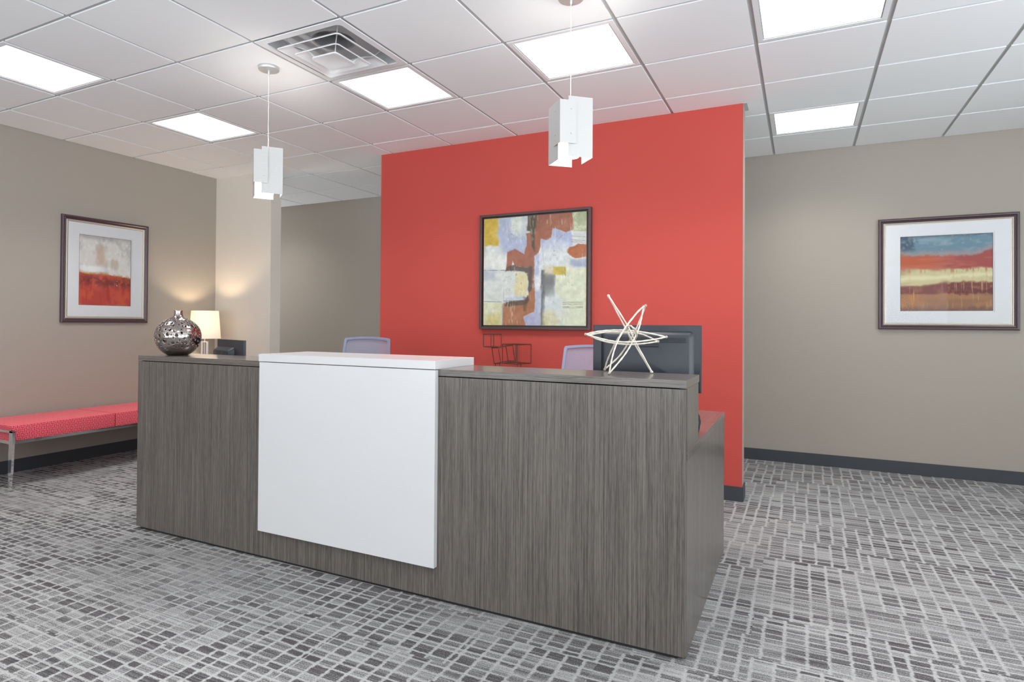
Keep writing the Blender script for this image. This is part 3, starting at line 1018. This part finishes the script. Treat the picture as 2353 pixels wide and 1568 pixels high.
for nm, loc in (('left', LP), ('right', RP)):
    pd = bpy.data.lights.new('pendant_light_source', 'POINT')
    pd.energy = PEND_W; pd.color = (1, .97, .92); pd.shadow_soft_size = .03
    po = bpy.data.objects.new('pendant_light_source', pd); COL.objects.link(po)
    po.parent = p1 if nm == 'left' else p2
    po.location = (0, 0, -(H - 2.222) - .06)
    po.location.x = .03

# ------------------------------------------------------------------ pictures
def vnoise(x, y, seed, sx=1, sy=1):
    rs = np.random.RandomState(seed)
    g = rs.rand(64, 64)
    X = x * sx; Y = y * sy
    xi = np.floor(X).astype(int); yi = np.floor(Y).astype(int)
    fx = X - xi; fy = Y - yi
    fx = fx * fx * (3 - 2 * fx); fy = fy * fy * (3 - 2 * fy)
    a = g[xi % 64, yi % 64]; b = g[(xi + 1) % 64, yi % 64]
    c = g[xi % 64, (yi + 1) % 64]; d = g[(xi + 1) % 64, (yi + 1) % 64]
    return (a * (1 - fx) + b * fx) * (1 - fy) + (c * (1 - fx) + d * fx) * fy
def fbm(x, y, seed, sx=1, sy=1, oct=4):
    s = 0; a = .5; t = 0
    for o in range(oct):
        s = s + a * vnoise(x, y, seed + o, sx * 2 ** o, sy * 2 ** o); t += a; a *= .55
    return s / t
def sstep(v, a, b):
    t = np.clip((v - a) / (b - a), 0, 1)
    return t * t * (3 - 2 * t)
def linA(c):
    c = np.array(c) / 255.0
    return np.where(c <= .04045, c / 12.92, ((c + .055) / 1.055) ** 2.4)
def art(name, w, h, func, parent, nx, ny, gain=1.0):
    # flat printed / painted sheet: local x right, z up, facing -y, centre at origin
    us, vs = np.meshgrid(np.linspace(0, 1, nx), np.linspace(0, 1, ny))
    col = func(us.ravel(), vs.ravel())
    me = bpy.data.meshes.new(name)
    co = np.stack([(us.ravel() - .5) * w, np.zeros(us.size), (.5 - vs.ravel()) * h], 1)
    idx = np.arange(nx * ny).reshape(ny, nx)
    q = np.stack([idx[:-1, :-1].ravel(), idx[1:, :-1].ravel(), idx[1:, 1:].ravel(), idx[:-1, 1:].ravel()], 1)
    me.from_pydata(co.tolist(), [], q.tolist())
    at = me.color_attributes.new('paint', 'FLOAT_COLOR', 'POINT')
    gg = col.mean(1, keepdims=True); col = gg + (col - gg) * .9
    buf = np.ones((nx * ny, 4), np.float32)
    buf[:, :3] = np.clip(linA(np.clip(col, 0, 255)) * gain, 0, 1)
    at.data.foreach_set('color', buf.ravel())
    me.materials.append(M_['paint'])
    o = bpy.data.objects.new(name, me); COL.objects.link(o)
    o.parent = parent
    return o
def lay(c, mask, colr):
    m = mask[:, None]
    return c * (1 - m) + np.array(colr, float)[None, :] * m

def art_left(u, v):
    n = fbm(u, v, 5, 6, 6); n2 = fbm(u, v, 25, 22, 22, 3); nv = fbm(u, v, 45, 14, 3)
    c = np.zeros((u.size, 3)) + np.array((214, 210, 203))
    c = lay(c, .75 * sstep(n, .45, .75), (183, 180, 176))
    c = lay(c, .5 * sstep(n2, .5, .8), (232, 230, 226))
    c = lay(c, .6 * sstep(.09 - v + (n - .5) * .12, 0, .09), (150, 150, 147))
    tan = np.exp(-(((u - .40) / (.06 + .22 * np.clip(v - .08, 0, .4))) ** 2 + ((v - .27) / .17) ** 4))
    c = lay(c, .6 * sstep(tan * (.3 + 1.3 * n2), .1, 1.0), (190, 152, 122))
    c = lay(c, .5 * sstep(np.exp(-(((u - .62) / .22) ** 2 + ((v - .40) / .12) ** 2)) * nv, .25, .6), (176, 150, 128))
    hz = v - .535 - .035 * u + (n - .5) * .05
    c = lay(c, .7 * sstep(np.exp(-((u - .25) / .3) ** 2) * sstep(.07 - np.abs(hz + .07), 0, .06), .1, .9), (232, 234, 236))
    red = np.zeros_like(c) + np.array((188, 68, 58))
    red = lay(red, sstep(n, .4, .7), (206, 84, 62))
    red = lay(red, .7 * sstep(nv, .5, .8), (164, 48, 44))
    red = lay(red, .6 * sstep(fbm(u, v, 65, 5, 4), .5, .8), (214, 92, 84))
    red = lay(red, .8 * np.exp(-((v - .64 - .04 * u) / .075) ** 2) * sstep(n2, .2, .7), (108, 56, 52))
    red = lay(red, .8 * sstep(v + (n - .5) * .06, .965, 1.0), (196, 112, 60))
    red = lay(red, .9 * sstep(n2, .72, .8) * sstep(np.abs(u - .7 - .1 * (v - .6)), .05, .0), (240, 220, 210))
    m = sstep(hz, -.012, .012)
    c = c * (1 - m[:, None]) + red * m[:, None]
    c = lay(c, .85 * np.exp(-((hz + .004) / .018) ** 2) * sstep(n2, .25, .6), (188, 142, 70))
    c = lay(c, .7 * np.exp(-((hz - .045) / .02) ** 2) * sstep(u, .6, .9), (126, 96, 50))
    return c

def art_right(u, v):
    n = fbm(u, v, 7, 7, 5); n2 = fbm(u, v, 27, 26, 26, 3); nv = fbm(u, v, 47, 46, 3, 3); nh = fbm(u, v, 67, 4, 16)
    w = v + (n - .5) * .045 + (n2 - .5) * .035 + (nv - .5) * .02
    c = np.zeros((u.size, 3)) + np.array((104, 136, 154))
    c = lay(c, .8 * sstep(nh, .45, .7), (132, 158, 170))
    c = lay(c, .75 * sstep(np.exp(-((u - .05) / .14) ** 2 - ((v - .1) / .15) ** 2) + (n2 - .5) * .7, .2, .7), (58, 72, 92))
    c = lay(c, .5 * sstep(.05 - v + (n2 - .5) * .06, 0, .05), (62, 80, 92))
    c = lay(c, .4 * sstep(n2, .55, .8), (160, 176, 180))
    edge = .235 + .022 * sstep(u, .3, .45) - .07 * sstep(u, .82, 1.0)
    c = lay(c, .8 * np.exp(-((w - edge) / .04) ** 2), (166, 140, 138))
    orr = np.zeros_like(c) + np.array((196, 92, 58))
    orr = lay(orr, sstep(u, .3, .6), (168, 76, 70)); orr = lay(orr, .5 * sstep(nh, .5, .8), (206, 112, 86))
    m = sstep(w - edge, 0, .04); c = c * (1 - m[:, None]) + orr * m[:, None]
    yl = np.zeros_like(c) + np.array((206, 194, 142))
    yl = lay(yl, .8 * sstep(nh, .45, .7), (178, 152, 108))
    yl = lay(yl, .75 * sstep(nv, .52, .75) * sstep(.54 - v, 0, .08), (176, 108, 72))
    yl = lay(yl, .9 * np.exp(-((w - .575 + .05 * u) / .03) ** 2), (228, 220, 172))
    m = sstep(w - .425, 0, .04); c = c * (1 - m[:, None]) + yl * m[:, None]
    mr = np.zeros_like(c) + np.array((128, 66, 58))
    mr = lay(mr, .7 * sstep(n2, .5, .75), (166, 104, 82)); mr = lay(mr, .6 * sstep(u, .4, .7) * sstep(nh, .4, .6), (102, 50, 54))
    m = sstep(w - .655 + .05 * sstep(u, .2, .5), 0, .04); c = c * (1 - m[:, None]) + mr * m[:, None]
    br = np.zeros_like(c) + np.array((172, 118, 78))
    br = lay(br, .7 * sstep(nh, .4, .7), (148, 104, 76)); br = lay(br, .7 * np.exp(-((u - .12) / .12) ** 2) * sstep(nv, .3, .7), (200, 124, 56))
    br = lay(br, .7 * sstep(v + (n2 - .5) * .1, .90, 1.0), (108, 80, 78))
    m = sstep(w - .765, 0, .03); c = c * (1 - m[:, None]) + br * m[:, None]
    c = lay(c, .55 * sstep(nv, .66, .8) * sstep(.28 - np.abs(v - .72), 0, .1), (212, 178, 136))
    return c

def art_mid(u, v):
    x = 235 + 875 * u
    y = (200 - 60 * u) + v * ((1112 + 5 * u) - (200 - 60 * u))
    wx = x + (fbm(u, v, 3, 9, 9) - .5) * 46 + (fbm(u, v, 13, 40, 40, 2) - .5) * 12
    wy = y + (fbm(u, v, 33, 9, 9) - .5) * 46 + (fbm(u, v, 43, 40, 40, 2) - .5) * 12
    n = fbm(u, v, 9, 7, 7); n2 = fbm(u, v, 29, 30, 30, 3)
    def R(a, b, c_, d, s=8, warp=.5, r=0):
        X = x + (wx - x) * warp; Y = y + (wy - y) * warp
        dx = np.maximum(a - X, X - b); dy = np.maximum(c_ - Y, Y - d)
        dd = np.where((dx > 0) & (dy > 0), np.hypot(dx, dy), np.maximum(dx, dy))
        return sstep(-dd, -s, s)
    def E(cx, cy, rx, ry, s=.25):
        return sstep(-(np.hypot((wx - cx) / rx, (wy - cy) / ry) - 1), -s, s)
    c = np.zeros((u.size, 3)) + np.array((208, 212, 206))
    c = lay(c, .5 * sstep(n, .45, .7), (190, 196, 196))
    # upper left field
    c = lay(c, R(380, 620, 160, 480, 45, .6), (166, 178, 196)); c = lay(c, E(530, 250, 80, 90, .6), (204, 212, 200))
    c = lay(c, R(420, 610, 390, 500, 20, 1), (160, 172, 204))
    c = lay(c, E(330, 560, 110, 90, .6), (216, 218, 210))
    c = lay(c, R(200, 362, 120, 430, 10, .8), (208, 172, 52)); c = lay(c, E(335, 330, 35, 60, .7), (222, 186, 72))
    c = lay(c, .6 * R(200, 250, 430, 520, 20, 1), (150, 156, 130))
    def Pg(P, s=6, warp=.45):
        X = x + (wx - x) * warp; Y = y + (wy - y) * warp
        ins = np.zeros(X.shape, bool); dm = np.full(X.shape, 1e9)
        for (ax, ay), (bx, by) in zip(P, P[1:] + P[:1]):
            cr_ = ((ay > Y) != (by > Y)) & (X < (bx - ax) * (Y - ay) / (by - ay + 1e-9) + ax)
            ins ^= cr_
            t = np.clip(((X - ax) * (bx - ax) + (Y - ay) * (by - ay)) / ((bx - ax) ** 2 + (by - ay) ** 2), 0, 1)
            dm = np.minimum(dm, np.hypot(X - ax - t * (bx - ax), Y - ay - t * (by - ay)))
        return sstep(np.where(ins, dm, -dm), -s, s)
    # blue field on the left, with the notch that dips into the rust
    c = lay(c, .9 * Pg([(375, 190), (470, 190), (470, 300), (600, 400), (612, 470), (598, 500), (540, 472), (510, 436), (440, 470), (380, 400), (352, 345)], 16), (166, 176, 202))
    # rust masses
    c = lay(c, Pg([(612, 330), (655, 318), (692, 330), (690, 560), (668, 604), (590, 612), (512, 606), (496, 560), (482, 642), (436, 642), (450, 484), (510, 458), (560, 482), (600, 502), (612, 430)]), (166, 100, 78))
    c = lay(c, Pg([(686, 130), (1004, 120), (1003, 300), (945, 324), (900, 296), (850, 286), (836, 278), (832, 362), (790, 392), (742, 372), (735, 440), (702, 514), (686, 512), (690, 300)]), (168, 100, 74))
    c = lay(c, .5 * Pg([(700, 140), (820, 140), (760, 260), (700, 300)], 20, 1), (146, 84, 66))
    c = lay(c, .55 * R(840, 995, 150, 290, 20, 1) * sstep(n, .5, .65), (178, 116, 92))
    c = lay(c, Pg([(622, 150), (706, 150), (700, 262), (688, 300), (690, 480), (664, 440), (650, 312), (622, 304)], 10), (92, 82, 62))
    c = lay(c, Pg([(640, 560), (690, 540), (690, 900), (640, 860)], 8), (156, 98, 78))
    c = lay(c, .9 * Pg([(448, 606), (510, 600), (560, 612), (668, 600), (666, 838), (640, 832), (626, 700), (600, 656), (482, 650), (430, 642)], 9, .7), (96, 82, 76))
    # green corner right
    c = lay(c, R(1003, 1130, 110, 310, 8, .4), (174, 182, 138)); c = lay(c, .6 * R(1003, 1130, 110, 300, 8, .4) * sstep(n2, .5, .75), (206, 208, 176))
    c = lay(c, R(995, 1130, 310, 410, 10, .4), (206, 208, 202))
    # blue upper right
    c = lay(c, Pg([(838, 282), (860, 280), (900, 300), (945, 324), (990, 306), (1000, 420), (900, 480), (745, 560), (742, 400), (746, 372), (790, 392), (832, 362)], 7), (164, 174, 206)); c = lay(c, .9 * E(870, 490, 120, 95, .5), (208, 213, 214)); c = lay(c, R(745, 960, 470, 600, 26, 1), (204, 210, 208)); c = lay(c, .5 * R(800, 900, 395, 470, 30, 1), (168, 178, 206))
    c = lay(c, E(1045, 475, 85, 58, .12), (182, 100, 60)); c = lay(c, R(1045, 1130, 420, 530, 8, .6), (182, 104, 66))
    c = lay(c, R(980, 1130, 545, 615, 16, .8), (158, 168, 188))
    c = lay(c, Pg([(684, 516), (744, 470), (744, 700), (748, 1130), (690, 1130)], 7), (172, 180, 204)); c = lay(c, E(715, 750, 30, 60, .5), (212, 216, 216)); c = lay(c, .7 * R(725, 745, 480, 700, 8, .3), (214, 218, 222))
    # lower left block
    c = lay(c, R(200, 600, 655, 905, 8, .5), (204, 208, 202)); c = lay(c, R(520, 622, 665, 860, 14, .8), (216, 204, 150)); c = lay(c, .8 * R(200, 330, 640, 720, 24, 1), (172, 180, 192))
    c = lay(c, .8 * R(420, 600, 865, 905, 12, 1), (170, 184, 204))
    c = lay(c, .5 * R(480, 620, 660, 780, 20, 1) * sstep(n2, .6, .75), (128, 122, 96))
    c = lay(c, R(200, 402, 925, 1150, 5, .2), (208, 206, 160)); c = lay(c, .8 * R(260, 395, 1030, 1150, 30, 1), (206, 190, 110)); c = lay(c, .6 * E(300, 980, 60, 45, .6), (218, 218, 190))
    c = lay(c, R(402, 418, 925, 1150, 4, .2), (170, 172, 164))
    c = lay(c, Pg([(415, 912), (470, 952), (560, 930), (600, 940), (640, 830), (690, 780), (690, 1002), (640, 1016), (596, 1046), (612, 1140), (412, 1140)]), (174, 110, 74)); c = lay(c, Pg([(430, 912), (600, 900), (626, 852), (640, 900), (600, 942), (550, 946), (470, 956), (430, 945)], 7), (104, 86, 68)); c = lay(c, .5 * R(590, 625, 870, 990, 10, 1), (100, 72, 58))
    c = lay(c, .5 * R(440, 600, 1000, 1100, 24, 1) * sstep(n, .5, .7), (190, 126, 84))
    c = lay(c, Pg([(690, 1004), (640, 1018), (594, 1044), (612, 1140), (748, 1140), (748, 1004)], 6), (166, 168, 198))
    # right lower
    c = lay(c, R(748, 860, 640, 870, 16, .6), (140, 142, 138)); c = lay(c, .85 * R(750, 850, 690, 780, 24, 1), (118, 118, 120)); c = lay(c, R(745, 775, 640, 1110, 9, .5), (112, 114, 114))
    c = lay(c, R(866, 1130, 625, 1150, 8, .4), (208, 212, 180)); c = lay(c, E(850, 940, 70, 90, .7), (196, 206, 210)); c = lay(c, E(820, 1070, 60, 90, .4), (208, 196, 134)); c = lay(c, .8 * R(780, 950, 900, 1150, 60, 1) * .5, (196, 202, 196))
    c = lay(c, R(840, 945, 612, 680, 8, .3), (204, 178, 64)); c = lay(c, R(770, 845, 612, 672, 18, .5), (204, 190, 160))
    c = lay(c, .7 * R(870, 1000, 600, 640, 16, 1) * sstep(x, 945, 960), (208, 212, 184))
    # drawn lines
    def line(x0, y0, x1, y1, w_, col, a=.8):
        nonlocal c
        t = np.clip((x - x0) / (x1 - x0 + 1e-6), 0, 1) if abs(x1 - x0) > abs(y1 - y0) else np.clip((y - y0) / (y1 - y0 + 1e-6), 0, 1)
        d = np.hypot(x - (x0 + (x1 - x0) * t), y - (y0 + (y1 - y0) * t) + (n2 - .5) * 8)
        c = lay(c, a * sstep(-d, -w_, 0) * sstep(n2, .2, .5), col)
    line(240, 640, 430, 640, 5, (96, 90, 80)); line(240, 910, 400, 912, 5, (110, 106, 90)); line(420, 905, 600, 900, 4, (90, 80, 70))
    for yy in (915, 930, 952, 962): line(925, yy + 2, 1085, yy, 4, (96, 90, 72))
    for yy in (350, 382, 398): line(990, yy, 1100, yy + 6, 4, (90, 84, 76), .6)
    line(940, 620, 945, 690, 4, (110, 110, 60)); line(748, 640, 750, 1110, 4, (70, 70, 70)); line(416, 800, 418, 910, 3, (120, 120, 116))
    line(745, 395, 770, 620, 3, (130, 134, 140), .4)
    sc = fbm(u, v, 81, 90, 14, 2); sd = fbm(u, v, 91, 60, 70, 2)
    c = lay(c, .35 * sstep(sc, .62, .75) * sstep(n, .45, .6), (226, 226, 216))
    c = lay(c, .3 * sstep(sd, .70, .82) * sstep(n, .5, .7), (120, 114, 100))
    g = c.mean(1, keepdims=True); c = g + (c - g) * .88
    c = c * (1 + (n2[:, None] - .5) * .16)
    return c

def framed(name, label, loc, rz, W, Hh, fw_, ft, fil, mat_o, open_w, open_h, open_off, func, nx, ny):
    """picture facing local -y; loc is on the wall surface"""
    t = thing(name, label, 'picture', loc, rz)
    def prof_frame(nm, a, b, prof, mat, parent):
        # mitred moulding: prof = list of (inset, depth) swept round a rectangle of half sizes a, b
        m = MB(); bm = m.bm
        rings = []
        for ins, dep in prof:
            rings.append([bm.verts.new((sx * (a - ins), -dep, sz * (b - ins))) for sx, sz in ((-1, -1), (1, -1), (1, 1), (-1, 1))])
        n = len(rings)
        for i in range(n):
            p, q = rings[i], rings[(i + 1) % n]
            for k in range(4): bm.faces.new((p[k], p[(k + 1) % 4], q[(k + 1) % 4], q[k]))
        return m.build(nm, mat, parent)
    a, b = W / 2, Hh / 2
    fr = prof_frame('frame', a, b, [(0, 0), (0, ft * .7), (.004, ft * .95), (.010, ft), (.016, ft * .97), (fw_ * .62, ft * .72), (fw_ * .72, ft * .80), (fw_, ft * .62), (fw_, 0)], 'plum', t)
    prof_frame('fillet', a - fw_, b - fw_, [(0, .002), (0, ft * .58), (fil * .35, ft * .64), (fil * .6, ft * .52), (fil, ft * .46), (fil, .002)], 'fillet', fr)
    ia, ib = a - fw_ - fil, b - fw_ - fil
    ox, oz = open_off
    hw, hh = open_w / 2, open_h / 2
    mt = MB()
    d0, d1 = .010, .0128
    for (x0, x1, z0, z1) in ((-ia, ia, -ib, oz - hh), (-ia, ia, oz + hh, ib), (-ia, ox - hw, oz - hh, oz + hh), (ox + hw, ia, oz - hh, oz + hh)):
        mt.box(x0, x1, -d1, -d0, z0, z1)
    mo = mt.build('mat_board', 'mat', t)
    # thin inner mat reveal
    rv = MB(); r_ = .008
    for (x0, x1, z0, z1) in ((ox - hw, ox + hw, oz - hh, oz - hh + r_), (ox - hw, ox + hw, oz + hh - r_, oz + hh), (ox - hw, ox - hw + r_, oz - hh + r_, oz + hh - r_), (ox + hw - r_, ox + hw, oz - hh + r_, oz + hh - r_)):
        rv.box(x0, x1, -.0092, -.0075, z0, z1)
    rv.build('inner_mat', 'mat', mo)
    ln = MB(); q = r_; e_ = .0022
    for (x0, x1, z0, z1) in ((ox - hw + q, ox + hw - q, oz - hh + q, oz - hh + q + e_), (ox - hw + q, ox + hw - q, oz + hh - q - e_, oz + hh - q), (ox - hw + q, ox - hw + q + e_, oz - hh + q + e_, oz + hh - q - e_), (ox + hw - q - e_, ox + hw - q, oz - hh + q + e_, oz + hh - q - e_)):
        ln.box(x0, x1, -.0085, -.0062, z0, z1)
    ln.build('mat_edge', 'plum', mo)
    ar = art('art_print', open_w - 2 * r_, open_h - 2 * r_, func, t, nx, ny, 1.08 if func is art_left else .95)
    ar.location = (ox, -.006, oz)
    MB().box(-ia, ia, -.0165, -.0155, -ib, ib).build('glass', 'glass', t)
    MB().box(-a + .01, a - .01, -.004, -.0005, -b + .01, b - .01).build('backing', 'canvas_edge', t)
    return t
# right picture on the back wall
framed('framed_picture', 'framed abstract in blue, orange, cream and brown bands on the right taupe wall', (3.073, YB - .0005, 1.627), 0, .915, .905, .036, .028, .018, 0, .618, .622, (-.004, 0), art_right, 250, 250)
# left picture on the left wall: local -y must face +x
framed('framed_picture', 'framed abstract, pale above and red below, on the left wall above the bench', (XL + .0005, .986, 1.639), math.radians(90), .768, .912, .036, .026, .018, 0, .476, .626, (-.008, .0), art_left, 200, 260)

# canvas on the red wall
cv = thing('framed_canvas', 'square abstract canvas of rust, yellow, blue and cream in a dark floater frame', 'painting', (.160, YP - .0005, 1.6195))
a, b = .4725, .4665
m = MB(); bm = m.bm
rings = []
for ins, dep in ((0, .0), (0, .040), (.002, .042), (.018, .042), (.020, .040), (.020, .012), (.034, .012), (.034, .0)):
    rings.append([bm.verts.new((sx * (a - ins), -dep, sz * (b - ins))) for sx, sz in ((-1, -1), (1, -1), (1, 1), (-1, 1))])
for i in range(len(rings)):
    p, q = rings[i], rings[(i + 1) % len(rings)]
    for k in range(4): bm.faces.new((p[k], p[(k + 1) % 4], q[(k + 1) % 4], q[k]))
m.build('frame', 'espresso', cv)
ca, cb_ = .436, .434
MB().box(-ca, ca, -.0305, -.0125, -cb_, cb_).build('stretcher', 'canvas_edge', cv)
ar = art('canvas', 2 * ca, 2 * cb_, art_mid, cv, 300, 300, .93)
ar.location = (0, -.031, 0)
